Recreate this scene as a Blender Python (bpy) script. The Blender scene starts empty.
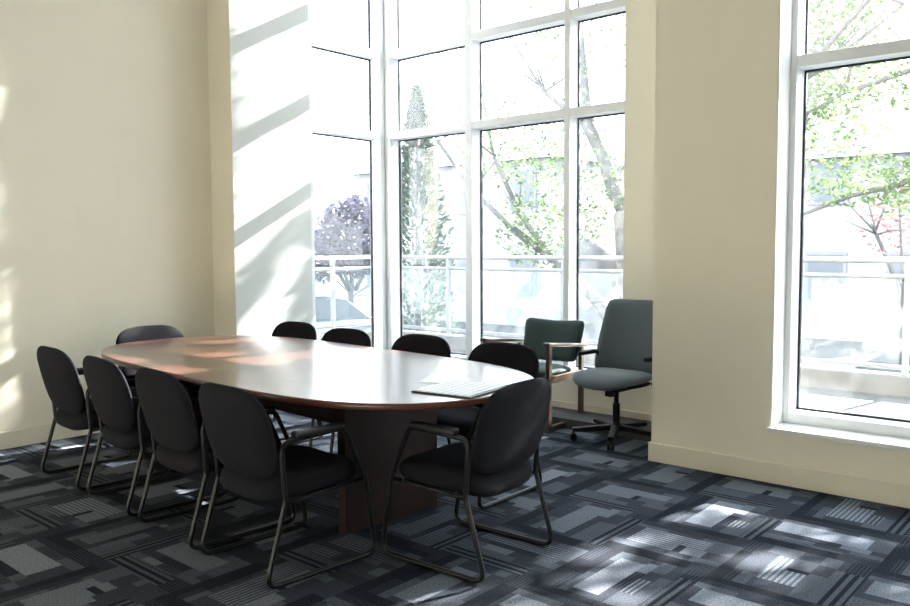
import bpy, bmesh, math, random
from mathutils import Vector, Matrix
R = random.Random(7)
PI = math.pi
scene = bpy.context.scene
COL = scene.collection

# ------------------------------------------------------------------ materials
def mat(name):
    m = bpy.data.materials.new(name); m.use_nodes = True
    nt = m.node_tree
    return m, nt, nt.nodes['Principled BSDF']

def nd(nt, t, **kw):
    n = nt.nodes.new(t)
    for k, v in kw.items():
        setattr(n, k, v)
    return n

def noise_col(nt, c1, c2, scale, detail=3, coord='Object', vec=None, rough=.5):
    tc = nd(nt, 'ShaderNodeTexCoord')
    no = nd(nt, 'ShaderNodeTexNoise'); no.inputs['Scale'].default_value = scale
    no.inputs['Detail'].default_value = detail
    no.inputs['Roughness'].default_value = rough
    if vec:
        mp = nd(nt, 'ShaderNodeMapping'); mp.inputs['Scale'].default_value = vec
        nt.links.new(tc.outputs[coord], mp.inputs[0]); nt.links.new(mp.outputs[0], no.inputs['Vector'])
    else:
        nt.links.new(tc.outputs[coord], no.inputs['Vector'])
    rp = nd(nt, 'ShaderNodeValToRGB')
    rp.color_ramp.elements[0].position = .3; rp.color_ramp.elements[1].position = .7
    rp.color_ramp.elements[0].color = (*c1, 1); rp.color_ramp.elements[1].color = (*c2, 1)
    nt.links.new(no.outputs[0], rp.inputs[0])
    return rp.outputs[0], no.outputs[0]

def simple(name, c1, c2=None, scale=20, rough=.5, metal=0, bump=0, spec=.5, sheen=0, coat=0, vec=None, bscale=None):
    m, nt, b = mat(name)
    if c2 is None: c2 = c1
    col, fac = noise_col(nt, c1, c2, scale, vec=vec)
    nt.links.new(col, b.inputs['Base Color'])
    b.inputs['Roughness'].default_value = rough
    b.inputs['Metallic'].default_value = metal
    b.inputs['Specular IOR Level'].default_value = spec
    b.inputs['Sheen Weight'].default_value = sheen
    b.inputs['Coat Weight'].default_value = coat
    if bump:
        if bscale:
            _, fac = noise_col(nt, c1, c2, bscale)
        bp = nd(nt, 'ShaderNodeBump'); bp.inputs['Strength'].default_value = bump
        bp.inputs['Distance'].default_value = .002
        nt.links.new(fac, bp.inputs['Height']); nt.links.new(bp.outputs[0], b.inputs['Normal'])
    return m

M = {}
M['cream'] = simple('cream_paint', (.785, .74, .62), (.80, .755, .635), 6, .65, bump=.08, bscale=160)
M['white_wall'] = simple('white_paint', (.60, .625, .605), (.615, .64, .62), 5, .6, bump=.06, bscale=160)
M['ceiling'] = simple('ceiling_paint', (.78, .77, .74), (.8, .79, .76), 8, .8)
M['base'] = simple('baseboard_paint', (.71, .67, .555), (.76, .715, .60), 3, .45, vec=(3, 3, 60))
M['frame'] = simple('white_aluminium', (.74, .765, .79), (.76, .785, .81), 12, .35)
M['sill'] = simple('sill_paint', (.70, .71, .70), (.73, .74, .73), 12, .35)
M['gasket'] = simple('black_gasket', (.012, .016, .024), (.016, .02, .03), 20, .6)
M['fabric'] = simple('charcoal_fabric', (.011, .011, .014), (.018, .018, .0225), 420, .9, bump=.3, spec=.08)
M['arm'] = simple('black_armpad', (.012, .012, .014), (.016, .016, .018), 60, .5)
M['tube'] = simple('black_tube', (.009, .009, .010), (.012, .012, .013), 40, .3, spec=.3)
M['green'] = simple('green_fabric', (.024, .045, .042), (.040, .066, .061), 320, .9, bump=.4, sheen=.2, spec=.2)
M['bluegrey'] = simple('bluegrey_fabric', (.070, .088, .100), (.100, .122, .135), 320, .9, bump=.4, sheen=.2, spec=.2)
M['plastic'] = simple('black_plastic', (.009, .009, .010), (.013, .013, .015), 30, .6, spec=.12)
M['chrome'] = simple('steel', (.5, .5, .52), (.56, .56, .58), 30, .25, metal=1)
M['oak'] = simple('walnut_stain', (.035, .02, .013), (.07, .042, .027), 6, .35, vec=(14, 14, 3))
M['folder'] = simple('folder_card', (.03, .03, .035), (.04, .04, .045), 30, .5)

# mahogany veneer: long grain along X
def wood(name, c1, c2, rough, coat, vec):
    m, nt, b = mat(name)
    col, fac = noise_col(nt, c1, c2, 3.0, 6, vec=vec, rough=.65)
    nt.links.new(col, b.inputs['Base Color'])
    b.inputs['Roughness'].default_value = rough
    b.inputs['Coat Weight'].default_value = coat
    b.inputs['Coat Roughness'].default_value = .16
    b.inputs['Specular IOR Level'].default_value = .25
    if coat == 0: b.inputs['Specular IOR Level'].default_value = .2
    return m
M['top'] = wood('mahogany_veneer', (.075, .033, .023), (.125, .054, .038), .30, .8, (1.2, 14, 14))
M['edge'] = wood('mahogany_edge', (.085, .027, .018), (.13, .043, .028), .3, .4, (2, 2, 10))
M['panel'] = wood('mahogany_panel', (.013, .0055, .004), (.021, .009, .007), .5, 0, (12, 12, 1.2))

# printed sheet with faint ruled grid
m, nt, b = mat('printed_paper')
tc = nd(nt, 'ShaderNodeTexCoord'); br = nd(nt, 'ShaderNodeTexBrick')
br.offset = 0; br.inputs['Scale'].default_value = 1
br.inputs['Brick Width'].default_value = .038; br.inputs['Row Height'].default_value = .033
br.inputs['Mortar Size'].default_value = .002
br.inputs['Color1'].default_value = (.82, .83, .84, 1); br.inputs['Color2'].default_value = (.82, .83, .84, 1)
br.inputs['Mortar'].default_value = (.16, .17, .2, 1)
nt.links.new(tc.outputs['Object'], br.inputs[0]); nt.links.new(br.outputs[0], b.inputs['Base Color'])
b.inputs['Roughness'].default_value = .6
M['paper'] = m
M['paper_plain'] = simple('plain_paper', (.8, .81, .82), (.83, .84, .85), 10, .6)

# window glass with a pale film added to imitate a milky veil of glare
def glass(name, haze, tint, refl=1.0):
    m, nt, b = mat(name); nt.nodes.remove(b)
    out = nt.nodes['Material Output']
    tr = nd(nt, 'ShaderNodeBsdfTransparent'); tr.inputs[0].default_value = (*tint, 1)
    di = nd(nt, 'ShaderNodeBsdfDiffuse'); di.inputs[0].default_value = (.9, .92, .95, 1)
    tl = nd(nt, 'ShaderNodeBsdfTranslucent'); tl.inputs[0].default_value = (.9, .93, .97, 1)
    mx = nd(nt, 'ShaderNodeMixShader'); mx.inputs[0].default_value = .6
    nt.links.new(di.outputs[0], mx.inputs[1]); nt.links.new(tl.outputs[0], mx.inputs[2])
    col, fac = noise_col(nt, (haze * .7,) * 3, (haze * 1.3,) * 3, 1.3, 5)
    m1 = nd(nt, 'ShaderNodeMixShader')
    nt.links.new(col, m1.inputs[0])
    nt.links.new(tr.outputs[0], m1.inputs[1]); nt.links.new(mx.outputs[0], m1.inputs[2])
    lw = nd(nt, 'ShaderNodeLayerWeight'); lw.inputs[0].default_value = .5
    pw = nd(nt, 'ShaderNodeMath', operation='POWER'); pw.inputs[1].default_value = 5
    fr = nd(nt, 'ShaderNodeMath', operation='MULTIPLY_ADD'); fr.inputs[1].default_value = .9; fr.inputs[2].default_value = .03
    nt.links.new(lw.outputs['Facing'], pw.inputs[0]); nt.links.new(pw.outputs[0], fr.inputs[0])
    gl = nd(nt, 'ShaderNodeBsdfGlossy'); gl.inputs['Roughness'].default_value = .02
    m2 = nd(nt, 'ShaderNodeMixShader')
    nt.links.new(fr.outputs[0], m2.inputs[0]); nt.links.new(m1.outputs[0], m2.inputs[1]); nt.links.new(gl.outputs[0], m2.inputs[2])
    nt.links.new(m2.outputs[0], out.inputs[0])
    return m
M['glass'] = glass('veiled_window_glass', .016, (.97, .98, .98))
M['railglass'] = glass('railing_glass', .015, (.9, .95, .96))

# carpet
def carpet(name, c1, c2=None, freq=0, axis=0, duty=.5):
    m, nt, b = mat(name)
    tc = nd(nt, 'ShaderNodeTexCoord')
    n1 = nd(nt, 'ShaderNodeTexNoise'); n1.inputs['Scale'].default_value = 150; n1.inputs['Detail'].default_value = 2
    nt.links.new(tc.outputs['Object'], n1.inputs['Vector'])
    if freq:
        sp = nd(nt, 'ShaderNodeSeparateXYZ'); nt.links.new(tc.outputs['Object'], sp.inputs[0])
        mu = nd(nt, 'ShaderNodeMath', operation='MULTIPLY'); mu.inputs[1].default_value = freq
        fr = nd(nt, 'ShaderNodeMath', operation='FRACT')
        gt = nd(nt, 'ShaderNodeMath', operation='GREATER_THAN'); gt.inputs[1].default_value = duty
        nt.links.new(sp.outputs[axis], mu.inputs[0]); nt.links.new(mu.outputs[0], fr.inputs[0]); nt.links.new(fr.outputs[0], gt.inputs[0])
        mix = nd(nt, 'ShaderNodeMix', data_type='RGBA')
        nt.links.new(gt.outputs[0], mix.inputs[0])
        mix.inputs[6].default_value = (*c1, 1); mix.inputs[7].default_value = (*c2, 1)
        src = mix.outputs[2]
    else:
        rgb = nd(nt, 'ShaderNodeRGB'); rgb.outputs[0].default_value = (*c1, 1); src = rgb.outputs[0]
    mp = nd(nt, 'ShaderNodeMapRange'); mp.inputs[1].default_value = .25; mp.inputs[2].default_value = .75
    mp.inputs[3].default_value = .35; mp.inputs[4].default_value = 1.65
    nt.links.new(n1.outputs[0], mp.inputs[0])
    vm = nd(nt, 'ShaderNodeVectorMath', operation='SCALE')
    nt.links.new(src, vm.inputs[0]); nt.links.new(mp.outputs[0], vm.inputs['Scale'])
    nt.links.new(vm.outputs[0], b.inputs['Base Color'])
    b.inputs['Roughness'].default_value = .95
    b.inputs['Specular IOR Level'].default_value = .05
    bp = nd(nt, 'ShaderNodeBump'); bp.inputs['Strength'].default_value = .5; bp.inputs['Distance'].default_value = .004
    nt.links.new(n1.outputs[0], bp.inputs['Height']); nt.links.new(bp.outputs[0], b.inputs['Normal'])
    return m
K = (.016, .0185, .025); D = (.036, .042, .054); G = (.068, .078, .095); L_ = (.125, .141, .168); LL = (.175, .195, .23)
CARPET = [carpet('carpet_black', K), carpet('carpet_dark', D), carpet('carpet_grey', G), carpet('carpet_light', L_), carpet('carpet_pale', LL)]
for ax in (0, 1):
    CARPET += [carpet('carpet_fine_stripe', K, D, 60, ax), carpet('carpet_light_stripe', LL, G, 42, ax, .55),
               carpet('carpet_bold_stripe', (.012, .015, .02), G, 26, ax, .5), carpet('carpet_mid_stripe', L_, D, 46, ax, .5)]
# indices: 0..4 plain, 5..8 stripes across X, 9..12 stripes across Y

# ------------------------------------------------------------------ mesh helpers
class MB:
    def __init__(s): s.v = []; s.f = []; s.mi = []
    def box(s, x0, y0, z0, x1, y1, z1, mi=0):
        n = len(s.v)
        s.v += [(x0, y0, z0), (x1, y0, z0), (x1, y1, z0), (x0, y1, z0), (x0, y0, z1), (x1, y0, z1), (x1, y1, z1), (x0, y1, z1)]
        fs = [(0, 3, 2, 1), (4, 5, 6, 7), (0, 1, 5, 4), (1, 2, 6, 5), (2, 3, 7, 6), (3, 0, 4, 7)]   # -z +z -y +x +y -x
        s.f += [tuple(n + i for i in q) for q in fs]
        s.mi += list(mi) if isinstance(mi, (list, tuple)) else [mi] * 6
        return s
    def bar(s, a, b, w, h, up=(0, 0, 1), w2=None, h2=None):
        a, b = Vector(a), Vector(b); d = (b - a).normalized(); up = Vector(up)
        if abs(d.dot(up)) > .98: up = Vector((0, 1, 0))
        r = d.cross(up).normalized(); u = r.cross(d).normalized(); n = len(s.v)
        for p, ww, hh in ((a, w, h), (b, w2 or w, h2 or h)):
            for i, j in ((-1, -1), (1, -1), (1, 1), (-1, 1)):
                s.v.append(tuple(p + r * (i * ww / 2) + u * (j * hh / 2)))
        s.f += [tuple(n + i for i in q) for q in ((0, 1, 2, 3), (7, 6, 5, 4), (0, 4, 5, 1), (1, 5, 6, 2), (2, 6, 7, 3), (3, 7, 4, 0))]
        s.mi += [0] * 6
        return s
    def tube(s, pts, r, closed=False, seg=10, radii=None):
        P = [Vector(p) for p in pts]; N = len(P); base = len(s.v)
        ref = None
        for i in range(N):
            a = P[(i - 1) % N] if (closed or i > 0) else P[i]
            b = P[(i + 1) % N] if (closed or i < N - 1) else P[i]
            t = (b - a).normalized()
            if ref is None:
                ref = Vector((1, 0, 0)) if abs(t.x) < .9 else Vector((0, 1, 0))
            u = (ref - t * ref.dot(t)).normalized(); w = t.cross(u); ref = u
            rr = radii[i] if radii else r
            for k in range(seg):
                an = 2 * PI * k / seg
                s.v.append(tuple(P[i] + u * (rr * math.cos(an)) + w * (rr * math.sin(an))))
        rings = N if closed else N - 1
        for i in range(rings):
            for k in range(seg):
                a = base + i * seg + k; b = base + i * seg + (k + 1) % seg
                c = base + ((i + 1) % N) * seg + (k + 1) % seg; d = base + ((i + 1) % N) * seg + k
                s.f.append((a, b, c, d)); s.mi.append(0)
        if not closed:
            s.f.append(tuple(base + k for k in reversed(range(seg)))); s.mi.append(0)
            s.f.append(tuple(base + (N - 1) * seg + k for k in range(seg))); s.mi.append(0)
        return s
    def lathe(s, prof, c=(0, 0, 0), seg=20, axis='z'):
        base = len(s.v); cx, cy, cz = c
        for r, h in prof:
            for k in range(seg):
                a = 2 * PI * k / seg; x, y = r * math.cos(a), r * math.sin(a)
                s.v.append((cx + x, cy + y, cz + h) if axis == 'z' else ((cx + h, cy + x, cz + y) if axis == 'x' else (cx + y, cy + h, cz + x)))
        for i in range(len(prof) - 1):
            for k in range(seg):
                s.f.append((base + i * seg + k, base + i * seg + (k + 1) % seg, base + (i + 1) * seg + (k + 1) % seg, base + (i + 1) * seg + k)); s.mi.append(0)
        s.f.append(tuple(base + k for k in reversed(range(seg)))); s.mi.append(0)
        s.f.append(tuple(base + (len(prof) - 1) * seg + k for k in range(seg))); s.mi.append(0)
        return s
    def cushion(s, outline, place, t_front, t_back, nr=9, na=48, pw=4.0):
        """outline(angle)->(a,b) in the cushion's plane; place(a,b,h)->xyz; puffed on both faces."""
        base = len(s.v)
        prof = []
        for i in range(nr + 1):
            r = math.sin(PI / 2 * i / nr); prof.append((r, t_front * (1 - r ** pw) ** .5))
        for i in range(nr - 1, -1, -1):
            r = math.sin(PI / 2 * i / nr); prof.append((r, -t_back * (1 - r ** pw) ** .5))
        rows = []
        for r, h in prof:
            if r < 1e-6:
                a, b = outline(0)[0] * 0, 0
                s.v.append(place(0, 0, h)); rows.append([len(s.v) - 1]); continue
            row = []
            for k in range(na):
                a, b = outline(2 * PI * k / na)
                s.v.append(place(a * r, b * r, h)); row.append(len(s.v) - 1)
            rows.append(row)
        for A, B in zip(rows, rows[1:]):
            for k in range(na):
                k2 = (k + 1) % na
                if len(A) == 1: s.f.append((A[0], B[k], B[k2]))
                elif len(B) == 1: s.f.append((A[k], B[0], A[k2]))
                else: s.f.append((A[k], B[k], B[k2], A[k2]))
                s.mi.append(0)
        return s
    def build(s, name, mats, parent=None, smooth=False, bevel=0, loc=None, seg=2):
        me = bpy.data.meshes.new(name); me.from_pydata(s.v, [], s.f); me.update()
        if not isinstance(mats, (list, tuple)): mats = [mats]
        for m in mats: me.materials.append(m)
        me.polygons.foreach_set('material_index', s.mi)
        bm = bmesh.new(); bm.from_mesh(me); bmesh.ops.recalc_face_normals(bm, faces=bm.faces); bm.to_mesh(me); bm.free()
        if smooth:
            me.polygons.foreach_set('use_smooth', [True] * len(me.polygons))
        o = bpy.data.objects.new(name, me); COL.objects.link(o)
        if parent: o.parent = parent
        if loc: o.location = loc
        if bevel:
            b = o.modifiers.new('bevel', 'BEVEL'); b.width = bevel; b.segments = seg; b.limit_method = 'ANGLE'; b.angle_limit = math.radians(50)
        return o

def fillet(pts, rad, closed=False, n=6):
    P = [Vector(p) for p in pts]; N = len(P); out = []
    for i in range(N):
        r = rad[i] if isinstance(rad, (list, tuple)) else rad
        if (not closed and i in (0, N - 1)) or r <= 0:
            out.append(P[i]); continue
        a, p, b = P[(i - 1) % N], P[i], P[(i + 1) % N]
        d1 = (a - p).normalized(); d2 = (b - p).normalized()
        ang = d1.angle(d2); t = min(r / math.tan(ang / 2), .48 * (a - p).length, .48 * (b - p).length)
        s0 = p + d1 * t; s1 = p + d2 * t
        for k in range(n + 1):
            u = k / n
            out.append(s0 * (1 - u) ** 2 + p * 2 * u * (1 - u) + s1 * u ** 2)
    return out

def tag(o, label=None, cat=None, group=None, kind=None):
    if label: o['label'] = label
    if cat: o['category'] = cat
    if group: o['group'] = group
    if kind: o['kind'] = kind
    return o

def thing(name, label, cat, loc=(0, 0, 0), rz=0, group=None):
    o = bpy.data.objects.new(name, None); COL.objects.link(o); o.empty_display_size = .1
    o.location = loc; o.rotation_euler = (0, 0, rz)
    return tag(o, label, cat, group)

def struct(o): return tag(o, kind='structure')

def copy_tree(o, parent=None):
    c = o.copy(); COL.objects.link(c)
    if parent: c.parent = parent
    for ch in list(o.children): copy_tree(ch, c)
    return c

def superell(a, b, n, m=None):
    m = m or n
    def f(t):
        c, s_ = math.cos(t), math.sin(t)
        return (a * math.copysign(abs(c) ** (2 / n), c), b * math.copysign(abs(s_) ** (2 / m), s_))
    return f

# ------------------------------------------------------------------ room shell
WX = -6.09; CEIL = 4.85
GY = 5.768; FY = 5.64          # back window glass and inner face
LXG = -5.90; LXF = -5.77       # left bay window glass and inner face
RGY = 5.14; RFY = 5.00; RW = 4.81

# carpet tiles (quarter-turned), every rectangle of the weave pattern a face
def carpet_floor():
    mb = MB(); T = .53; ox, oy = -1.405, 3.80
    A = (-6.2, -1.6, -2.40, 5.75); B = (-2.40, -1.6, 2.65, 5.05)
    def put(x0, y0, x1, y1, mi):
        for r in (A, B):
            a, b, c, d = max(x0, r[0]), max(y0, r[1]), min(x1, r[2]), min(y1, r[3])
            if c - a > 1e-4 and d - b > 1e-4:
                n = len(mb.v); mb.v += [(a, b, 0), (c, b, 0), (c, d, 0), (a, d, 0)]
                mb.f.append((n, n + 1, n + 2, n + 3)); mb.mi.append(mi)
    for i in range(-10, 9):
        for j in range(-11, 5):
            x0, y0 = ox + i * T, oy + j * T
            turn = (i + j) % 2 == 0          # bars run along X on these tiles, along Y on the others
            rr = random.Random(i * 97 + j * 13 + 5)
            st = 4 if turn else 0
            # columns across the bars: list of (u0,u1,[(v0,v1,mat)...])
            U = rr.uniform
            a1 = .20 + U(-.03, .05); a2 = a1 + .08 + U(-.02, .03)
            a3 = a2 + .36 + U(-.05, .06); a4 = min(a3 + .13 + U(-.03, .03), .80); a5 = .83 + U(-.01, .03)
            mid = a2 + (a3 - a2) * U(.42, .6)
            v1 = U(.05, .2); v2 = U(.72, .95)
            big = rr.choice([3, 4, 6 + st, 8 + st, 3, 6 + st])
            t = rr.random()
            cols = [(0, a1 * .55, [(0, U(.5, .9), 0), (0, 1, 5 + st)]), (a1 * .55, a1, [(0, U(.2, .4), 5 + st), (0, 1, rr.choice([0, 5 + st, 1]))]),
                    (a1, a2, [(0, U(.2, .5), 2), (0, U(.6, .85), 1), (0, 1, 2)])]
            if t < .5:        # large woven block with a notch and a small plain piece
                nv = U(.48, .62)
                cols += [(a2, mid, [(0, v1, 1), (0, v2, big), (0, 1, 2)]),
                         (mid, a3, [(0, v1, 1), (0, nv, big), (0, nv + .07, 0), (0, v2 + .04, rr.choice([2, 3, 8 + st])), (0, 1, 1)])]
            else:             # one long bar with a short step at its end
                e = a2 + (a3 - a2) * .72; nv = U(.62, .75)
                cols += [(a2, e, [(0, v1 * .5, 1), (0, v2, rr.choice([4, 3, 8 + st])), (0, 1, rr.choice([2, 1]))]),
                         (e, a3, [(0, v1 + .1, 1), (0, nv, rr.choice([0, 1, 5 + st])), (0, v2 + .05, rr.choice([3, 2])), (0, 1, 1)])]
            cols += [(a3, a4, [(0, U(.1, .3), 2), (0, U(.4, .6), rr.choice([3, 8 + st, 2])), (0, U(.7, .9), 1), (0, 1, 2)]),
                     (a4, a5, [(0, U(.3, .8), 2), (0, 1, 1)]),
                     (a5, 1, [(0, U(.65, .9), rr.choice([7 + st, 7 + st, 0])), (0, 1, rr.choice([1, 5 + st]))])]
            for u0, u1, cells in cols:
                v0 = 0
                for _, ve, mi in cells:
                    ve = min(1, ve)
                    if ve <= v0: continue
                    if turn: put(x0 + v0 * T, y0 + (1 - u1) * T, x0 + ve * T, y0 + (1 - u0) * T, mi + 0)
                    else: put(x0 + u0 * T, y0 + v0 * T, x0 + u1 * T, y0 + ve * T, mi)
                    v0 = ve
    o = mb.build('floor', CARPET)
    return struct(o)
carpet_floor()

def wall(name, *boxes, mats=None, bevel=0):
    mb = MB()
    for b in boxes: mb.box(*b)
    return struct(mb.build(name, mats or M['cream'], bevel=bevel))

wall('wall_left', (-6.35, -1.75, -.02, WX, 3.9, CEIL))
# bay return: cream end face towards the room, white face towards the window
wall('wall_bay', (-6.05, 3.9, -.02, LXF, 4.709, CEIL, [0, 0, 0, 1, 1, 0]), mats=[M['cream'], M['white_wall']])
wall('wall_bay_side', (-6.35, 3.9, -.02, -6.05, 4.709, CEIL), (-6.05, 4.709, -.02, LXF, 5.9, .36))
XR = -3.148
wall('wall_back', (LXF, FY, -.02, XR, 5.9, .345), (XR, FY, -.02, -2.2, 5.9, CEIL), (-6.05, FY, 4.75, XR, 5.9, CEIL))
wall('wall_right', (-2.466, RW, -.02, -1.70, 5.28, CEIL), (-2.466, 5.28, -.02, -2.2, FY, CEIL),
     (-1.70, RW, -.02, 1.2, 5.28, .305), (-1.70, RW, 4.75, 1.2, 5.28, CEIL), (1.2, RW, -.02, 2.8, 5.28, CEIL))
wall('wall_east', (2.6, -1.75, -.02, 2.85, RW, CEIL))
wall('wall_front', (-6.35, -2.0, -.02, 2.85, -1.75, CEIL))
struct(MB().box(-6.4, -2.05, CEIL, 2.9, 5.95, CEIL + .15).build('ceiling', M['ceiling']))
BB = .124
def baseboard(name, *boxes):
    mb = MB()
    for b in boxes: mb.box(*b)
    return struct(mb.build(name, M['base'], bevel=.004))
baseboard('baseboard_left', (WX, -1.75, 0, WX + .015, 3.9 - .015, BB), (WX, 3.885, 0, LXF + .015, 3.9, BB), (LXF, 3.9, 0, LXF + .015, FY - .015, BB))
baseboard('baseboard_back', (LXF, FY - .015, 0, -2.481, FY, BB))
baseboard('baseboard_right', (-2.481, RW - .015, 0, 2.6, RW, BB), (-2.481, RW, 0, -2.466, FY, BB))

# --------------------------------------------------------------- windows
ZT = [(2.449, .068), (3.227, .068), (4.005, .068)]   # transom undersides and heights
ZB = .396; ZTOP = 4.70
def transoms(mb, fx0, fx1, y0, y1):
    for z, h in ZT: mb.box(fx0, y0, z, fx1, y1, z + h)

# back window
w1 = MB()
posts = [(-5.778, -5.70), (-4.747, -4.671), (-3.701, -3.646), (XR - .055, XR)]
posts = [(-5.76, -5.70), (-4.747, -4.671), (-3.701, -3.646)]
w1.box(-5.70 - .0, FY, .345, XR, GY + .03, ZB)
w1.box(-5.70, FY, ZTOP, XR, GY + .03, 4.75)
fr1 = struct(bpy.data.objects.new('window_1', None)); COL.objects.link(fr1)
w1.build('frame', M['frame'], fr1, bevel=.003)
for x0, x1 in posts[1:]:
    MB().box(x0, FY, ZB, x1, GY + .03, ZTOP).build('mullion', M['frame'], fr1, bevel=.003)
segs = [(-5.70, -4.747), (-4.671, -3.701), (-3.646, XR)]
for z, h in ZT:
    t = MB()
    for a, b in segs: t.box(a, FY + .004, z, b, GY + .03, z + h)
    t.build('transom', M['frame'], fr1, bevel=.003)
zs = [ZB] + [v for z, h in ZT for v in (z, z + h)] + [ZTOP]
panes = [(zs[i], zs[i + 1]) for i in range(0, len(zs), 2)]
g = MB(); gk = MB(); GW = .012
for a, b in segs:
    for z0, z1 in panes:
        g.box(a, GY, z0, b, GY + .008, z1)
        gk.box(a, GY - .006, z0, a + GW, GY + .014, z1); gk.box(b - GW, GY - .006, z0, b, GY + .014, z1)
        gk.box(a + GW, GY - .006, z0, b - GW, GY + .014, z0 + GW); gk.box(a + GW, GY - .006, z1 - GW, b - GW, GY + .014, z1)
g.build('panes', M['glass'], fr1); gk.build('gasket', M['gasket'], fr1)

# left bay window
w2 = struct(bpy.data.objects.new('window_2', None)); COL.objects.link(w2)
MB().box(LXG - .03, 5.575, .36, LXF, FY, 4.75).box(LXG - .03, FY, .36, -5.70, GY + .03, 4.75).build('corner_post', M['frame'], w2, bevel=.003)
MB().box(LXG - .03, 4.709, .36, LXF, 5.575, ZB).box(LXG - .03, 4.709, ZTOP, LXF, 5.575, 4.75).box(LXG - .03, 4.709, ZB, LXF - .02, 4.76, ZTOP).build('frame', M['frame'], w2, bevel=.003)
for z, h in ZT:
    MB().box(LXG - .03, 4.76, z, LXF - .002, 5.575, z + h).build('transom', M['frame'], w2, bevel=.003)
g = MB(); gk = MB(); a, b = 4.76, 5.575
for z0, z1 in panes:
    g.box(LXG - .008, a, z0, LXG, b, z1)
    X0, X1 = LXG - .014, LXG + .006
    gk.box(X0, a, z0, X1, a + GW, z1); gk.box(X0, b - GW, z0, X1, b, z1)
    gk.box(X0, a + GW, z0, X1, b - GW, z0 + GW); gk.box(X0, a + GW, z1 - GW, X1, b - GW, z1)
g.build('panes', M['glass'], w2); gk.build('gasket', M['gasket'], w2)

# right window
w3 = struct(bpy.data.objects.new('window_3', None)); COL.objects.link(w3)
RS = [(-1.657, -.30), (-.255, 1.157)]
MB().box(-1.70, RFY, .33, -1.657, RGY + .03, 4.75).box(1.157, RFY, .33, 1.2, RGY + .03, 4.75).box(-1.657, RFY, .33, 1.157, RGY + .03, ZB).box(-1.657, RFY, ZTOP, 1.157, RGY + .03, 4.75).build('frame', M['frame'], w3, bevel=.003)
MB().box(-.30, RFY, ZB, -.255, RGY + .03, ZTOP).build('mullion', M['frame'], w3, bevel=.003)
for z, h in ZT:
    t = MB()
    for a, b in RS: t.box(a, RFY + .004, z, b, RGY + .03, z + h)
    t.build('transom', M['frame'], w3, bevel=.003)
g = MB(); gk = MB()
for a, b in RS:
    for z0, z1 in panes:
        g.box(a, RGY, z0, b, RGY + .008, z1)
        gk.box(a, RGY - .006, z0, a + GW, RGY + .014, z1); gk.box(b - GW, RGY - .006, z0, b, RGY + .014, z1)
        gk.box(a + GW, RGY - .006, z0, b - GW, RGY + .014, z0 + GW); gk.box(a + GW, RGY - .006, z1 - GW, b - GW, RGY + .014, z1)
g.build('panes', M['glass'], w3); gk.build('gasket', M['gasket'], w3)
MB().box(-1.715, RW - .02, .305, 1.215, 5.10, .332).build('window_sill', M['sill'], w3, bevel=.004)
MB().box(-1.70, RW + .002, .332, -1.692, RFY, 4.74).box(1.192, RW + .002, .332, 1.2, RFY, 4.74).build('reveal_lining', M['sill'], w3)

# --------------------------------------------------------------- boardroom table
TC = (-3.866, 2.98); TH = .74; TROT = -.073
table = thing('conference_table', 'long mahogany veneer boardroom table with rounded ends, ringed by black chairs', 'table', (TC[0], TC[1], 0), TROT)
def slab(a, b, n, prof, na=128):
    """prof: list of (inset, z) from underside centre to top centre"""
    mb = MB(); rows = []
    for ins, z in prof:
        f = superell(a - ins, b - ins, *n); row = []
        for k in range(na):
            x, y = f(2 * PI * k / na); mb.v.append((x, y, z)); row.append(len(mb.v) - 1)
        rows.append(row)
    for A, B in zip(rows, rows[1:]):
        for k in range(na):
            mb.f.append((A[k], A[(k + 1) % na], B[(k + 1) % na], B[k])); mb.mi.append(0)
    mb.f.append(tuple(reversed(rows[0]))); mb.f.append(tuple(rows[-1])); mb.mi += [0, 0]
    return mb
TA, TB, TN = 1.652, .727, (4.0, 2.31)
slab(TA - .006, TB - .006, TN, [(0, TH - .028), (0, TH)]).build('tabletop', M['top'], table)
eb = MB(); rows = []
for ins, z in [(.008, TH - .03), (.003, TH - .03), (0, TH - .025), (0, TH - .004), (.003, TH + .0006), (.008, TH + .0006)]:
    f = superell(TA - ins, TB - ins, *TN); row = []
    for k in range(128):
        x, y = f(2 * PI * k / 128); eb.v.append((x, y, z)); row.append(len(eb.v) - 1)
    rows.append(row)
for A, B in zip(rows, rows[1:]):
    for k in range(128):
        eb.f.append((A[k], A[(k + 1) % 128], B[(k + 1) % 128], B[k])); eb.mi.append(0)
eb.build('edge_band', M['edge'], table, smooth=True)
for sx in (1, -1):
    x = sx * .91
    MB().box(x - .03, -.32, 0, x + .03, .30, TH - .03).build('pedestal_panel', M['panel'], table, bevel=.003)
MB().box(-.90, -.03, .43, .90, 0, TH - .03).build('center_beam', M['panel'], table, bevel=.002)

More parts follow.
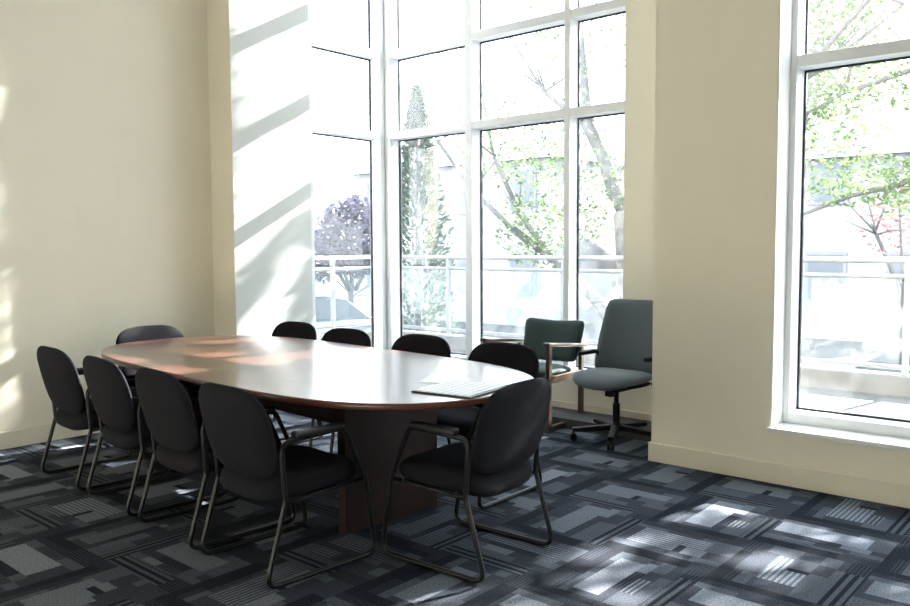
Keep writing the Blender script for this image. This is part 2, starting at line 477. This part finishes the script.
# --------------------------------------------------------------- sled-base guest chair
def make_chair():
    ch = thing('guest_chair', 'x', 'chair')
    TR = .0115; hx = .268
    for sx in (-1, 1):
        x = sx * hx
        pts = [(x, 0, TR), (x, .585, TR), (x, .528, .365), (x, .412, .615), (x, .085, .602), (x, .102, .35)]
        path = fillet(pts, [.05, .05, .10, .05, .05, .05], closed=True)
        MB().tube(path, TR, closed=True).build('side_frame', M['tube'], ch, smooth=True)
    # seat support frame under the cushion
    sf = MB()
    for sx in (-1, 1):
        sf.tube([(sx * .258, .10, .345), (sx * .258, .525, .362)], .010)
    sf.tube([(-.268, .16, .349), (.268, .16, .349)], .009); sf.tube([(-.268, .46, .361), (.268, .46, .361)], .009)
    sf.build('seat_frame', M['tube'], ch, smooth=True)
    # seat cushion
    o = superell(.262, .25, 3.8)
    def place(a, b, h):
        y = .305 + b * 1.04
        z = .400 + (h if h > 0 else h) - .012 * max(0, (b - .12) / .13) ** 2 - (.012 * (1 - (a / .25) ** 2) if h > 0 else 0) + .02 * b
        if b < -.12: z -= .035 * ((-b - .12) / .13) ** 2
        return (a, y, z)
    MB().cushion(o, place, (.055), .055, pw=11).build('seat', M['fabric'], ch, smooth=True)
    # backrest, leaning back, domed top
    H = .203; zc = .624
    def bo(t):
        a, b = superell(.272, H, 3.4)(t)
        k = b / H
        return (a * (1 - .01 * k - .06 * max(0, -k) ** 2), b)
    def bplace(a, b, h):
        s_ = b / H
        y = .028 - .05 * s_ + .30 * a * a
        return (a, y + h * .97, zc + b + h * .25)
    MB().cushion(bo, bplace, .026, .036, pw=5).build('backrest', M['fabric'], ch, smooth=True)
    for sx in (-1, 1):
        x = sx * hx
        p = MB().box(x - .024, .145, .610, x + .024, .405, .642)
        p.build('armrest', M['arm'], ch, bevel=.013, seg=3)
    return ch

proto = make_chair()
G1 = 'black guest chairs round the boardroom table'
near = [(-4.93, 2.06, -.05, 'charcoal sled-base chair nearest the left wall, its back to the camera'),
        (-4.265, 2.028, -.08, 'second charcoal sled-base chair from the left wall in the near row'),
        (-3.60, 1.985, -.075, 'charcoal sled-base chair third from the left wall in the near row'),
        (-2.965, 1.95, -.055, 'black armchair ending the near row, in front of the table pedestal')]
far = [(-5.07, 3.97, PI + .02, 'black chair back at the far table side, in front of the white sunlit wall'),
       (-4.35, 3.86, PI, 'black chair back at the far table side, left of the window corner post'),
       (-3.655, 3.90, PI, 'black chair back at the far table side, below the first back window pane'),
       (-2.95, 3.87, PI, 'black chair at the far table side next to the green wooden armchair')]
heads = [(-5.68, 3.08, -PI / 2 - .05, 'dark chair at the far table head against the left wall, sunlit patches on its back'),
         (-2.065, 2.828, PI / 2 + .04, 'black sled-base armchair at the near head of the table, in the foreground')]
first = True
for x, y, rz, lab in near + far + heads:
    c = proto if first else copy_tree(proto)
    first = False
    c.location = (x, y, 0); c.rotation_euler = (0, 0, rz)
    tag(c, lab, 'chair', G1)

# --------------------------------------------------------------- green wooden armchair
ga = thing('wooden_armchair', 'dark wooden armchair with green fabric seat and back below the back window', 'armchair', (-3.76, 5.565, 0), PI + .06)
# local: y=0 rear, facing +y
for sx in (-1, 1):
    x = sx * .29
    f = MB()
    f.bar((x, .53, .02), (x, .53, .655), .032, .048)
    f.bar((x, .03, .02), (x, .03, .60), .032, .048)
    f.bar((x, -.02, .022), (x, .56, .022), .034, .044)
    f.bar((x, .05, .395), (x, .51, .395), .028, .055)
    f.build('side_frame', M['oak'], ga, bevel=.005)
    MB().bar((x, -.03, .612), (x, .575, .672), .052, .028).build('armrest', M['oak'], ga, bevel=.008)
for yy in (.06, .46): MB().bar((-.275, yy, .385), (.275, yy, .385), .03, .05).build('cross_rail', M['oak'], ga, bevel=.004)
def gp(a, b, h):
    return (a, .30 + b, .435 + h + .03 * b)
MB().cushion(superell(.262, .25, 5), gp, .035, .03, pw=6).build('seat', M['green'], ga, smooth=True)
def gb(a, b, h):
    return (a - .035, .035 - .16 * (b / .17) * .35 + h + .25 * a * a, .645 + b - .012 * math.cos(a * 9) * max(0, b / .165))
def gbo(t):
    a, b = superell(.268, .165, 9)(t); return (a * (1 + .06 * b / .165), b)
MB().cushion(gbo, gb, .035, .035, pw=6).build('backrest', M['green'], ga, smooth=True)

# --------------------------------------------------------------- office swivel chair
oc = thing('office_chair', 'blue-grey fabric swivel office chair on castors in the corner by the window', 'office chair', (-2.93, 5.17, 0), PI - .06)
b = MB().lathe([(.05, .075), (.05, .115), (.03, .125)], seg=16); b.build('base_hub', M['plastic'], oc, smooth=False)
for k in range(5):
    an = PI / 2 + .46 + 2 * PI * k / 5
    d = Vector((math.cos(an), math.sin(an), 0)); n = Vector((-d.y, d.x, 0))
    leg = MB().bar(d * .03 + Vector((0, 0, .098)), d * .315 + Vector((0, 0, .078)), .06, .04, w2=.04, h2=.028).build('base_leg', M['plastic'], oc, bevel=.004)
    c = MB(); p = d * .31
    for sg in (-1, 1):
        q = p + n * (sg * .014)
        ring = []
        nb = len(c.v); seg = 16
        for off in (-.009, .009):
            for s_ in range(seg):
                t = 2 * PI * s_ / seg
                v = q + n * off + d * (.026 * math.cos(t)) + Vector((0, 0, .027 + .026 * math.sin(t)))
                c.v.append(tuple(v))
        for s_ in range(seg):
            c.f.append((nb + s_, nb + (s_ + 1) % seg, nb + seg + (s_ + 1) % seg, nb + seg + s_)); c.mi.append(0)
        c.f.append(tuple(nb + s_ for s_ in range(seg))); c.f.append(tuple(nb + seg + s_ for s_ in reversed(range(seg)))); c.mi += [0, 0]
    c.tube([tuple(p + Vector((0, 0, .04))), tuple(p + Vector((0, 0, .075)))], .008, seg=8)
    c.build('castor', M['plastic'], leg)
MB().lathe([(.026, .11), (.026, .27), (.018, .272), (.018, .38)], seg=16).build('gas_column', M['plastic'], oc, smooth=False)
MB().box(-.075, -.10, .365, .075, .10, .415).box(-.03, .06, .33, .03, .11, .37).build('tilt_mechanism', M['plastic'], oc, bevel=.008)
MB().tube([(.07, .02, .395), (.20, .03, .392), (.235, .035, .388)], .007).build('height_lever', M['plastic'], oc, smooth=True)
def op(a, b, h):
    z = .462 + h - .045 * max(0, (b - .08) / .17) ** 2 + .012 * (a / .26) ** 2
    return (a, .05 + b, z)
MB().cushion(superell(.262, .25, 2.9), op, .045, .045, pw=4).build('seat', M['bluegrey'], oc, smooth=True)
MB().cushion(superell(.245, .232, 3), lambda a, b, h: (a, .05 + b, .425 + h), .006, .02, pw=4).build('seat_shell', M['plastic'], oc, smooth=True)
def ob(t):
    a, b = superell(.285, .27, 13)(t); return (a * (1 - .095 * (b / .27)), b)
def obp(a, b, h):
    s_ = b / .27
    y = -.215 - .075 * (s_ + 1) / 2 * 1.1 + .035 * (1 - (s_ + .35) ** 2) * .6 + .45 * a * a
    return (a, y + h, .735 + b)
MB().cushion(ob, obp, .032, .03, nr=9, na=64, pw=7).build('backrest', M['bluegrey'], oc, smooth=True)
MB().bar((0, -.08, .40), (0, -.28, .43), .07, .02).bar((0, -.275, .42), (0, -.285, .62), .06, .015, up=(0, 1, 0)).build('back_bracket', M['plastic'], oc, bevel=.004)
for sx in (-1, 1):
    x = sx * .275
    MB().tube(fillet([(sx * .2, -.14, .415), (x, -.17, .42), (x, -.19, .612), (x, .0, .612)], [0, .04, .07, 0]), .014).build('arm_post', M['plastic'], oc, smooth=True)
    MB().box(x - .024, -.13, .60, x + .024, .06, .63).build('armrest', M['plastic'], oc, bevel=.011, seg=3)

# --------------------------------------------------------------- papers on the table
fz = TH + .001
fo = MB().box(-.16, -.185, 0, .16, .185, .006).build('folder', M['folder'], bevel=.001, loc=(-2.43, 2.86, fz)); fo.rotation_euler.z = .14
tag(fo, 'thin black folder lying under the printed sheet on the table near its rounded end', 'folder')
p1 = MB().box(-.15, -.175, 0, .145, .178, .0016).build('printed_sheet', M['paper'], loc=(-2.437, 2.862, fz + .0062)); p1.rotation_euler.z = .15
tag(p1, 'white sheet printed with a ruled grid lying on the black folder', 'paper')
p2 = MB().box(-.10, -.14, 0, .10, .14, .001).build('paper_sheet', M['paper_plain'], loc=(-2.70, 3.04, fz)); p2.rotation_euler.z = .5
tag(p2, 'loose white sheet of paper on the table beside the folder', 'paper')

# ================================================================== outdoors
M['concrete'] = simple('pale_concrete', (.13, .13, .13), (.17, .17, .165), 5, .8)
M['asphalt'] = simple('grey_asphalt', (.022, .022, .024), (.036, .036, .038), 8, .9)
M['kerb'] = simple('white_kerb', (.12, .12, .12), (.15, .15, .145), 6, .7)
M['bark'] = simple('grey_bark', (.075, .075, .078), (.125, .122, .12), 9, .9, bump=.6, vec=(4, 4, 1))
M['steel_white'] = simple('white_rail_paint', (.17, .18, .19), (.20, .21, .22), 10, .4)
m, nt, b = mat('terrace_pavers')
tc = nd(nt, 'ShaderNodeTexCoord'); br = nd(nt, 'ShaderNodeTexBrick'); br.inputs['Scale'].default_value = 1
br.inputs['Brick Width'].default_value = .6; br.inputs['Row Height'].default_value = .3; br.inputs['Mortar Size'].default_value = .008
br.inputs['Color1'].default_value = (.045, .048, .048, 1); br.inputs['Color2'].default_value = (.075, .075, .073, 1); br.inputs['Mortar'].default_value = (.035, .035, .035, 1)
nt.links.new(tc.outputs['Object'], br.inputs[0]); nt.links.new(br.outputs[0], b.inputs['Base Color']); b.inputs['Roughness'].default_value = .85
M['paver'] = m

def leafmat(name, c1, c2, tr=.5):
    m, nt, b = mat(name); out = nt.nodes['Material Output']
    col, _ = noise_col(nt, c1, c2, 1.7, 2)
    nt.links.new(col, b.inputs['Base Color']); b.inputs['Roughness'].default_value = .5
    tl = nd(nt, 'ShaderNodeBsdfTranslucent'); nt.links.new(col, tl.inputs[0])
    mx = nd(nt, 'ShaderNodeMixShader'); mx.inputs[0].default_value = tr
    nt.links.new(b.outputs[0], mx.inputs[1]); nt.links.new(tl.outputs[0], mx.inputs[2]); nt.links.new(mx.outputs[0], out.inputs[0])
    return m
M['leaf'] = leafmat('spring_leaf', (.055, .095, .032), (.095, .145, .058))
M['leaf_dark'] = leafmat('conifer_needles', (.028, .05, .038), (.058, .09, .05), .3)
M['leaf_purple'] = leafmat('purple_leaf', (.04, .035, .06), (.07, .06, .095), .35)
M['leaf_red'] = leafmat('red_leaf', (.15, .055, .06), (.20, .09, .085), .4)

struct(MB().box(-16, RGY + .14, -.30, 9, 8.15, .07).box(-9, -2, -.30, -6.36, RGY + .14, .07).build('terrace_floor', M['paver']))
struct(MB().box(-60, -10, -1.3, 50, 70, -1.0).build('street_ground', M['asphalt']))
kb = MB().box(-8.2, 7.95, .05, 6, 8.15, .25).box(-8.4, -1, .05, -8.2, 8.15, .25)
struct(kb.build('terrace_kerb', M['kerb'], bevel=.01))
# street kerb and pavement strip beyond
struct(MB().box(-40, 13.2, -1.0, 30, 15.5, -.86).build('pavement', M['concrete']))

def railing(name, label, p0, p1, posts):
    p0, p1 = Vector(p0), Vector(p1); d = (p1 - p0).normalized()
    r = thing(name, label, 'railing', tuple(p0)); Lr = (p1 - p0).length
    for z, nm, rad in ((1.02, 'top_rail', .03), (.875, 'mid_rail', .022)):
        MB().tube([tuple(Vector((0, 0, z))), tuple(d * Lr + Vector((0, 0, z)))], rad).build(nm, M['steel_white'], r, smooth=True)
    MB().bar(Vector((0, 0, .06)), d * Lr + Vector((0, 0, .06)), .04, .04).build('bottom_rail', M['steel_white'], r)
    for i, q in enumerate(posts):
        c = d * q
        MB().bar(c, c + Vector((0, 0, 1.01)), .05, .05).build('post', M['steel_white'], r, bevel=.004)
        if i < len(posts) - 1:
            a = d * (q + .05); b_ = d * (posts[i + 1] - .05)
            MB().bar(a + Vector((0, 0, .47)), b_ + Vector((0, 0, .47)), .01, .76).build('glass_panel', M['railglass'], r)
railing('terrace_railing', 'white terrace railing with glass panels outside the back and right windows', (-8.22, 8.05, .25), (6, 8.05, .25), [.03, 1.15, 2.95, 4.75, 6.55, 8.35, 10.15, 11.95, 13.75])
railing('terrace_railing', 'white glass railing outside the narrow left bay window', (-8.3, -.6, .25), (-8.3, 7.9, .25), [.05, 1.6, 3.2, 4.8, 6.1, 7.72, 8.45])

def leaves(mb, c, rad, n, size, rnd, shell=.35, sun_gaps=(), off=(0, 0, 0)):
    n = int(n * 1.9)
    for _ in range(n):
        while True:
            p = Vector((rnd.uniform(-1, 1), rnd.uniform(-1, 1), rnd.uniform(-1, 1)))
            if shell < p.length < 1 or (p.length <= shell and rnd.random() < .4): break
        q = Vector((c[0] + p.x * rad[0], c[1] + p.y * rad[1], c[2] + p.z * rad[2]))
        gx = q.x + off[0] - .2 * (q.y + off[1] - 10); gz = q.z + off[2] - .555 * (q.y + off[1] - 10)
        if any((gx - a) ** 2 / (r1 * r1) + (gz - b) ** 2 / (r2 * r2) < 1 for a, b, r1, r2 in sun_gaps): continue  # leaves left out along chosen sun paths, shaping the light patches indoors
        d = Vector((rnd.gauss(0, 1), rnd.gauss(0, 1), rnd.gauss(0, .6))).normalized()
        u = d.cross(Vector((rnd.gauss(0, 1), rnd.gauss(0, 1), rnd.gauss(0, 1)))).normalized()
        nrm = d.cross(u); s_ = size * rnd.uniform(.6, 1.3); n0 = len(mb.v)
        mb.v += [tuple(q - d * s_ * .5), tuple(q + u * s_ * .28 + nrm * s_ * .06), tuple(q + d * s_ * .55), tuple(q - u * s_ * .28 + nrm * s_ * .06)]
        mb.f += [(n0, n0 + 1, n0 + 2), (n0, n0 + 2, n0 + 3)]; mb.mi += [0, 0]

def raw_build(mb, name, m, parent):
    me = bpy.data.meshes.new(name); me.from_pydata(mb.v, [], mb.f); me.materials.append(m); me.update()
    o = bpy.data.objects.new(name, me); COL.objects.link(o); o.parent = parent
    return o

def limb(mb, pts, r0, r1, rnd, twigs=0, clusters=None, n=14):
    P = [Vector(p) for p in pts]
    sm = fillet(P, .6, n=5)
    rad = [r0 + (r1 - r0) * i / (len(sm) - 1) for i in range(len(sm))]
    mb.tube([tuple(p + Vector((rnd.uniform(-1, 1), rnd.uniform(-1, 1), 0)) * r0 * .25) for p in sm], r0, radii=rad, seg=8)
    return sm

def tree(name, label, base, limbs, crowns, leafm, size, seed, cat='tree', sun_gaps=()):
    rnd = random.Random(seed)
    t = thing(name, label, cat, base, 0)
    b0 = Vector(base); tr = MB()
    for i, (pts, r0, r1) in enumerate(limbs):
        sm = limb(tr, [Vector(p) - b0 for p in pts], r0, r1, rnd)
        if i > 0:
            for _ in range(5):
                k = rnd.randrange(len(sm) // 3, len(sm)); p = sm[k]
                e = p + Vector((rnd.uniform(-.8, .8), rnd.uniform(-.5, .5), rnd.uniform(-.1, .8)))
                tr.tube([tuple(p), tuple((p + e) / 2 + Vector((0, 0, rnd.uniform(-.06, .1)))), tuple(e)], .02, radii=[.022, .014, .006], seg=6)
    tr.build('trunk', M['bark'], t, smooth=True)
    fo_ = MB()
    for c, rad, n in crowns: leaves(fo_, Vector(c) - b0, rad, n, size, rnd, sun_gaps=sun_gaps, off=b0)
    raw_build(fo_, 'foliage', leafm, t)
    return t

# broad tree behind the back window and the pillar
b1 = (-6.0, 11.2, -1.0)
tree('street_tree', 'broad leafy tree with leaning grey limbs seen through the back window', b1, [
    ([b1, (-6.1, 11.1, .2), (-6.15, 11, 2.0), (-6.55, 11, 2.85), (-6.8, 11, 3.4), (-7.0, 11, 5.0), (-6.6, 11, 6.6)], .17, .05),
    ([(-6.05, 11.15, -.3), (-6.7, 11.1, .6), (-7.3, 11, 1.1), (-8.1, 11, 2.0), (-8.6, 11, 2.9), (-8.9, 11, 4.2)], .10, .03),
    ([(-7.2, 11, 1.05), (-8.2, 11, 1.7), (-9.15, 11.1, 2.4), (-10.2, 11.3, 3.4), (-10.9, 11.4, 4.6)], .07, .025),
    ([(-6.15, 11, 1.2), (-5.2, 10.8, 2.4), (-4.4, 10.6, 3.8), (-4.0, 10.4, 5.2)], .11, .04),
    ([(-5.4, 10.8, 2.2), (-4.2, 10.3, 3.0), (-3.0, 10.1, 3.5), (-2.2, 10, 4.0)], .07, .02),
    ([(-6.7, 11, 3.2), (-7.6, 11, 3.9), (-8.3, 11, 4.9)], .05, .02)],
    [((-3.9, 10.3, 3.8), (1.55, .9, 1.12), 3600), ((-4.7, 10.4, 3.5), (.8, .7, .8), 500), ((-2.9, 10.2, 5.0), (1.0, .7, .75), 900), ((-4.40, 10.3, 6.5), (.11, .3, 1.9), 900), ((-4.78, 10.3, 4.35), (.36, .5, .52), 1100), ((-9.8, 11.6, 5.6), (1.2, .5, .7), 220), ((-6.6, 11, 5.0), (1.6, .9, 1.0), 480), ((-6.5, 10.8, 2.2), (.9, .6, .8), 300),  # unseen leaf clusters added to keep sun off walls and table
     ((-8.3, 11, 3.2), (1.1, .7, .7), 420), ((-7.4, 11, 2.4), (1.3, .7, 1.2), 420), ((-7.6, 10.8, 1.6), (.7, .6, .6), 320), ((-9.6, 11.5, 3.9), (1.3, .6, .9), 160), ((-7.2, 11, 3.4), (1.0, .7, .9), 120),
     ((-5.4, 10.7, 5.9), (1.5, .9, .7), 300)], M['leaf'], .085, 3, sun_gaps=[(-4.2, 4.25, .17, .22), (-4.33, 4.49, .08, .05), (-4.26, 4.73, .05, .035), (-3.12, 5.02, .18, .10), (-3.04, 4.84, .20, .06), (-2.97, 4.72, .16, .10), (-2.48, 5.08, .22, .14), (-2.54, 4.74, .22, .11), (-3.74, 4.5, .17, .07), (-3.65, 4.38, .14, .06), (-2.65, 4.53, .15, .05), (-2.66, 4.24, .12, .07), (-2.25, 4.22, .1, .07), (-4.6, 3.95, .05, .3), (-4.66, 4.3, .03, .2)])  # openings cut in the crown to shape sun patches on table, chair and floor
# tree to the right, its limbs crossing the right window
b2 = (.9, 10.4, -1.0)
tree('street_tree', 'green tree whose thin limbs cross the right window', b2, [
    ([b2, (.85, 10.3, .8), (.6, 10, 2.2), (.3, 9.8, 3.6), (.2, 9.7, 5.5)], .17, .06),
    ([(.55, 9.95, 2.3), (-.6, 9.4, 2.25), (-1.5, 9.1, 2.1), (-2.33, 9, 1.93), (-3.1, 9, 1.66)], .055, .018),
    ([(.35, 9.85, 3.2), (-.9, 9.3, 3.2), (-1.9, 9, 3.1), (-2.45, 9, 2.97), (-3.0, 9, 2.75)], .05, .014),
    ([(.3, 9.8, 4.0), (-1.0, 9.3, 4.6), (-1.9, 9, 4.3), (-2.75, 9, 3.4)], .07, .03),
    ([(.6, 10, 2.4), (1.3, 9.7, 3.4), (1.9, 9.5, 4.6)], .08, .03)],
    [((.55, 9.6, 3.9), (1.7, .9, 1.2), 8200), ((-1.0, 9.3, 2.9), (.9, .5, .9), 420), ((-2.2, 9, 2.95), (.9, .4, .25), 300), ((-2.3, 9, 2.05), (.8, .4, .28), 300), ((-2.6, 9, 2.5), (.5, .4, .3), 120),
     ((-1.9, 9.1, 1.95), (.5, .4, .3), 120), ((-2.2, 9, 4.0), (.9, .5, .5), 70)], M['leaf'], .075, 9, sun_gaps=[(-.49, 3.8, .10, .07), (-.52, 3.68, .06, .04), (-.47, 3.23, .09, .035), (.0, 3.56, .11, .08), (.04, 3.38, .10, .07), (-.15, 3.98, .14, .04), (.25, 3.3, .05, .03)])  # main crown thickened to shade the carpet, openings cut for its sun spots
# narrow conifer by the corner of the terrace
b3 = (-8.85, 9.35, -1.0)
cf = thing('conifer_tree', 'narrow dark conifer seen through the first back window pane', 'tree', b3)
MB().tube([(0, 0, 0), (0, 0, 2.5), (0, 0, 4.7)], .1, radii=[.07, .04, .012], seg=8).build('trunk', M['bark'], cf, smooth=True)
fo_ = MB(); rc = random.Random(5)
for _ in range(5200):
    z = rc.uniform(.5, 4.9); w = .52 * min(1, (4.95 - z) / 2.6) ** .8 * min(1, .55 + z / 2.5)
    an = rc.uniform(0, 2 * PI); rr = w * math.sqrt(rc.uniform(.15, 1)) * (1 + .18 * math.sin(5 * an + z * 4))
    q = Vector((rr * math.cos(an), rr * math.sin(an), z)); d = Vector((math.cos(an) * .6, math.sin(an) * .6, rc.uniform(-.2, 1.0))).normalized()
    u = d.cross(Vector((rc.gauss(0, 1), rc.gauss(0, 1), rc.gauss(0, 1)))).normalized(); s_ = rc.uniform(.07, .15); n0 = len(fo_.v)
    fo_.v += [tuple(q - d * s_ * .5), tuple(q + u * s_ * .2), tuple(q + d * s_ * .6), tuple(q - u * s_ * .2)]; fo_.f.append((n0, n0 + 1, n0 + 2, n0 + 3)); fo_.mi.append(0)
raw_build(fo_, 'foliage', M['leaf_dark'], cf)
# purple-leaved tree beyond the left bay window
b4 = (-14.0, 12.6, -1.0)
tree('ornamental_tree', 'rounded purple-leaved tree seen through the narrow left bay window', b4, [([b4, (-14, 12.6, .4), (-14, 12.6, 1.6)], .12, .05)] +
     [([(-14, 12.6, .3), (-14 + dx, 12.6 + dy, 1.6)], .05, .02) for dx, dy in ((-.6, -.5), (.5, .4), (.1, -.7))],
     [((-14, 12.7, 1.65), (1.0, .9, .95), 1500), ((-14.2, 11.8, 1.2), (.7, .6, .6), 500)], M['leaf_purple'], .16, 21)
b5 = (-3.1, 14.6, -.86)
tree('ornamental_tree', 'small sparse red-leaved tree across the street in the right window', b5, [([b5, (-3.1, 14.6, .8), (-3.2, 14.6, 2.2)], .05, .02),
     ([(-3.1, 14.6, .6), (-3.5, 14.5, 1.6), (-3.7, 14.5, 2.4)], .035, .012), ([(-3.1, 14.6, .8), (-2.7, 14.5, 1.7), (-2.5, 14.5, 2.5)], .035, .012)],
     [((-3.1, 14.6, 1.9), (.75, .6, .8), 260)], M['leaf_red'], .085, 31)

# parked cars
def loft(secs):
    mb = MB(); n = len(secs[0])
    for s_ in secs: mb.v += s_
    for i in range(len(secs) - 1):
        for k in range(n):
            mb.f.append((i * n + k, i * n + (k + 1) % n, (i + 1) * n + (k + 1) % n, (i + 1) * n + k)); mb.mi.append(0)
    mb.f.append(tuple(reversed(range(n)))); mb.f.append(tuple((len(secs) - 1) * n + k for k in range(n))); mb.mi += [0, 0]
    return mb
M['carpaint'] = simple('silver_car_paint', (.035, .04, .046), (.045, .05, .056), 10, .4, coat=.2)
M['carblue'] = simple('slate_blue_car_paint', (.04, .06, .095), (.05, .07, .105), 10, .4, coat=.2)
M['carglass'] = simple('dark_car_glass', (.025, .035, .045), (.03, .04, .05), 5, .2, spec=.3)
M['tyre'] = simple('tyre_rubber', (.02, .02, .022), (.025, .025, .027), 30, .8)
def car(label, loc, rz, paint):
    c = thing('parked_car', label, 'car', loc, rz)
    body = []
    for x, zt, hw in ((-2.15, .62, .70), (-2.1, .72, .78), (-1.3, .88, .86), (-.6, .93, .88), (1.2, .95, .88), (1.9, .92, .84), (2.15, .82, .78), (2.2, .6, .74)):
        body.append([(x, -hw, .28), (x, hw, .28), (x, hw + .03, .55), (x, hw, zt - .08), (x, hw - .08, zt), (x, -hw + .08, zt), (x, -hw, zt - .08), (x, -hw - .03, .55)])
    loft(body).build('body', paint, c, smooth=False, bevel=.03)
    cab = []
    for x, zt, hw in ((-1.05, .9, .74), (-.45, 1.28, .66), (-.15, 1.40, .62), (.6, 1.44, .62), (1.15, 1.34, .62), (1.75, .93, .70)):
        cab.append([(x, -hw - .06, .86), (x, hw + .06, .86), (x, hw, zt), (x, -hw, zt)])
    loft(cab).build('windows', M['carglass'], c, bevel=.02)
    rf = []
    for x, zt, hw in ((-.40, 1.30, .665), (-.12, 1.405, .63), (.6, 1.445, .63), (1.12, 1.345, .63)):
        rf.append([(x, -hw, zt), (x, hw, zt), (x, hw - .03, zt + .025), (x, -hw + .03, zt + .025)])
    loft(rf).build('roof', paint, c, bevel=.01)
    for wx in (-1.35, 1.35):
        for wy in (-.76, .76):
            w = MB().lathe([(.20, -.1), (.31, -.09), (.32, 0), (.31, .09), (.20, .1)], (wx, wy, .32), 24, axis='y').build('wheel', M['tyre'], c, smooth=False)
            MB().lathe([(.05, -.112), (.19, -.105), (.19, .105), (.05, .112)], (wx, wy, .32), 16, axis='y').build('hubcap', M['chrome'], w)
    for sx, m_ in ((-2.12, M['steel_white']), (2.17, M['leaf_red'])):
        for sy in (-.6, .6):
            MB().box(sx - .05, sy - .12, .6, sx + .05, sy + .12, .7).build('lamp', m_, c, bevel=.01)
car('silver car parked in the street beyond the railing outside the right window', (-1.75, 11.5, -1.0), 0, M['carpaint'])
car('slate blue car parked in the street beyond the left bay window', (-13.2, 10.0, -1.0), 1.4, M['carblue'])

# pale buildings across the street
M['facade'] = simple('pale_render', (.27, .27, .275), (.31, .31, .315), 1.5, .8)
M['facade2'] = simple('grey_render', (.29, .30, .32), (.33, .34, .36), 1.5, .8)
M['roof'] = simple('slate_roof', (.14, .15, .17), (.18, .185, .2), 6, .8)
M['winglass'] = simple('house_window_glass', (.09, .105, .125), (.12, .135, .155), 2, .3)
def house(label, x0, y0, x1, y1, h, wcols, wrows, m_, roof=1.2):
    hx, hy = (x0 + x1) / 2, (y0 + y1) / 2
    t = thing('street_house', label, 'house', (hx, hy, -1.0))
    X, Y = (x1 - x0) / 2, (y1 - y0) / 2
    MB().box(-X, -Y, 0, X, Y, h).build('walls', m_, t)
    r = MB(); r.v = [(-X - .3, -Y - .3, h), (X + .3, -Y - .3, h), (X + .3, Y + .3, h), (-X - .3, Y + .3, h), (-X - .3, 0, h + roof), (X + .3, 0, h + roof)]
    r.f = [(0, 1, 5, 4), (2, 3, 4, 5), (0, 4, 3), (1, 2, 5), (0, 3, 2, 1)]; r.mi = [0] * 5
    r.build('roof', M['roof'], t)
    for i in range(wcols):
        for j in range(wrows):
            cx = -X + 2 * X * (i + .5) / wcols; cz = 1.6 + j * 2.5
            w = MB().box(cx - .5, -Y - .06, cz - .65, cx + .5, -Y + .02, cz + .65).build('window', M['steel_white'], t)
            MB().box(cx - .42, -Y - .075, cz - .57, cx + .42, -Y - .055, cz + .57).build('pane', M['winglass'], w)
house('pale rendered house across the street behind the conifer', -22, 20, -13.5, 27, 5.0, 4, 2, M['facade'])
house('grey rendered house across the street behind the leaning tree', -12.5, 22, -8.0, 28, 3.6, 3, 1, M['facade2'])
house('pale house across the street behind the silver car', -7.4, 22, 4, 28, 4.6, 6, 2, M['facade'])

# ================================================================== light
sun = bpy.data.lights.new('sun', 'SUN'); sun.energy = 30; sun.angle = math.radians(.6); sun.color = (1, .97, .93)
so = bpy.data.objects.new('sun', sun); COL.objects.link(so)
dirv = Vector((-.2, -1, -.555))
so.rotation_euler = dirv.to_track_quat('-Z', 'Y').to_euler(); so.location = (5, 30, 20)
w = bpy.data.worlds.new('sky'); scene.world = w; w.use_nodes = True
nt = w.node_tree; bg = nt.nodes['Background']
tcw = nd(nt, 'ShaderNodeTexCoord'); sp = nd(nt, 'ShaderNodeSeparateXYZ'); rp = nd(nt, 'ShaderNodeValToRGB')
nt.links.new(tcw.outputs['Generated'], sp.inputs[0]); nt.links.new(sp.outputs[2], rp.inputs[0])
rp.color_ramp.elements[0].color = (.93, .965, 1, 1); rp.color_ramp.elements[1].color = (.68, .83, 1, 1)
nt.links.new(rp.outputs[0], bg.inputs[0]); bg.inputs[1].default_value = 3.7

# ================================================================== camera
cam = bpy.data.cameras.new('camera'); co = bpy.data.objects.new('camera', cam); COL.objects.link(co)
cam.sensor_width = 36; cam.lens = 814.06 * 36 / 910; cam.clip_start = .05
yaw, pit, roll = .712805, .0682534, -.0044577
fw = Vector((-math.sin(yaw) * math.cos(pit), math.cos(yaw) * math.cos(pit), -math.sin(pit)))
rt = Vector((math.cos(yaw), math.sin(yaw), 0)); up = rt.cross(fw)
r2 = rt * math.cos(roll) + up * math.sin(roll); u2 = -rt * math.sin(roll) + up * math.cos(roll)
mw = Matrix((r2, u2, -fw)).transposed().to_4x4(); mw.translation = (0, 0, 1.4)
co.matrix_world = mw
scene.camera = co
vs = scene.view_settings
vs.view_transform = 'Standard'; vs.look = 'None'; vs.exposure = 1.28; vs.gamma = 1; vs.use_curve_mapping = False
scene.cycles.transparent_max_bounces = 24
scene.cycles.max_bounces = 10; scene.cycles.diffuse_bounces = 6
scene.cycles.sample_clamp_indirect = 8
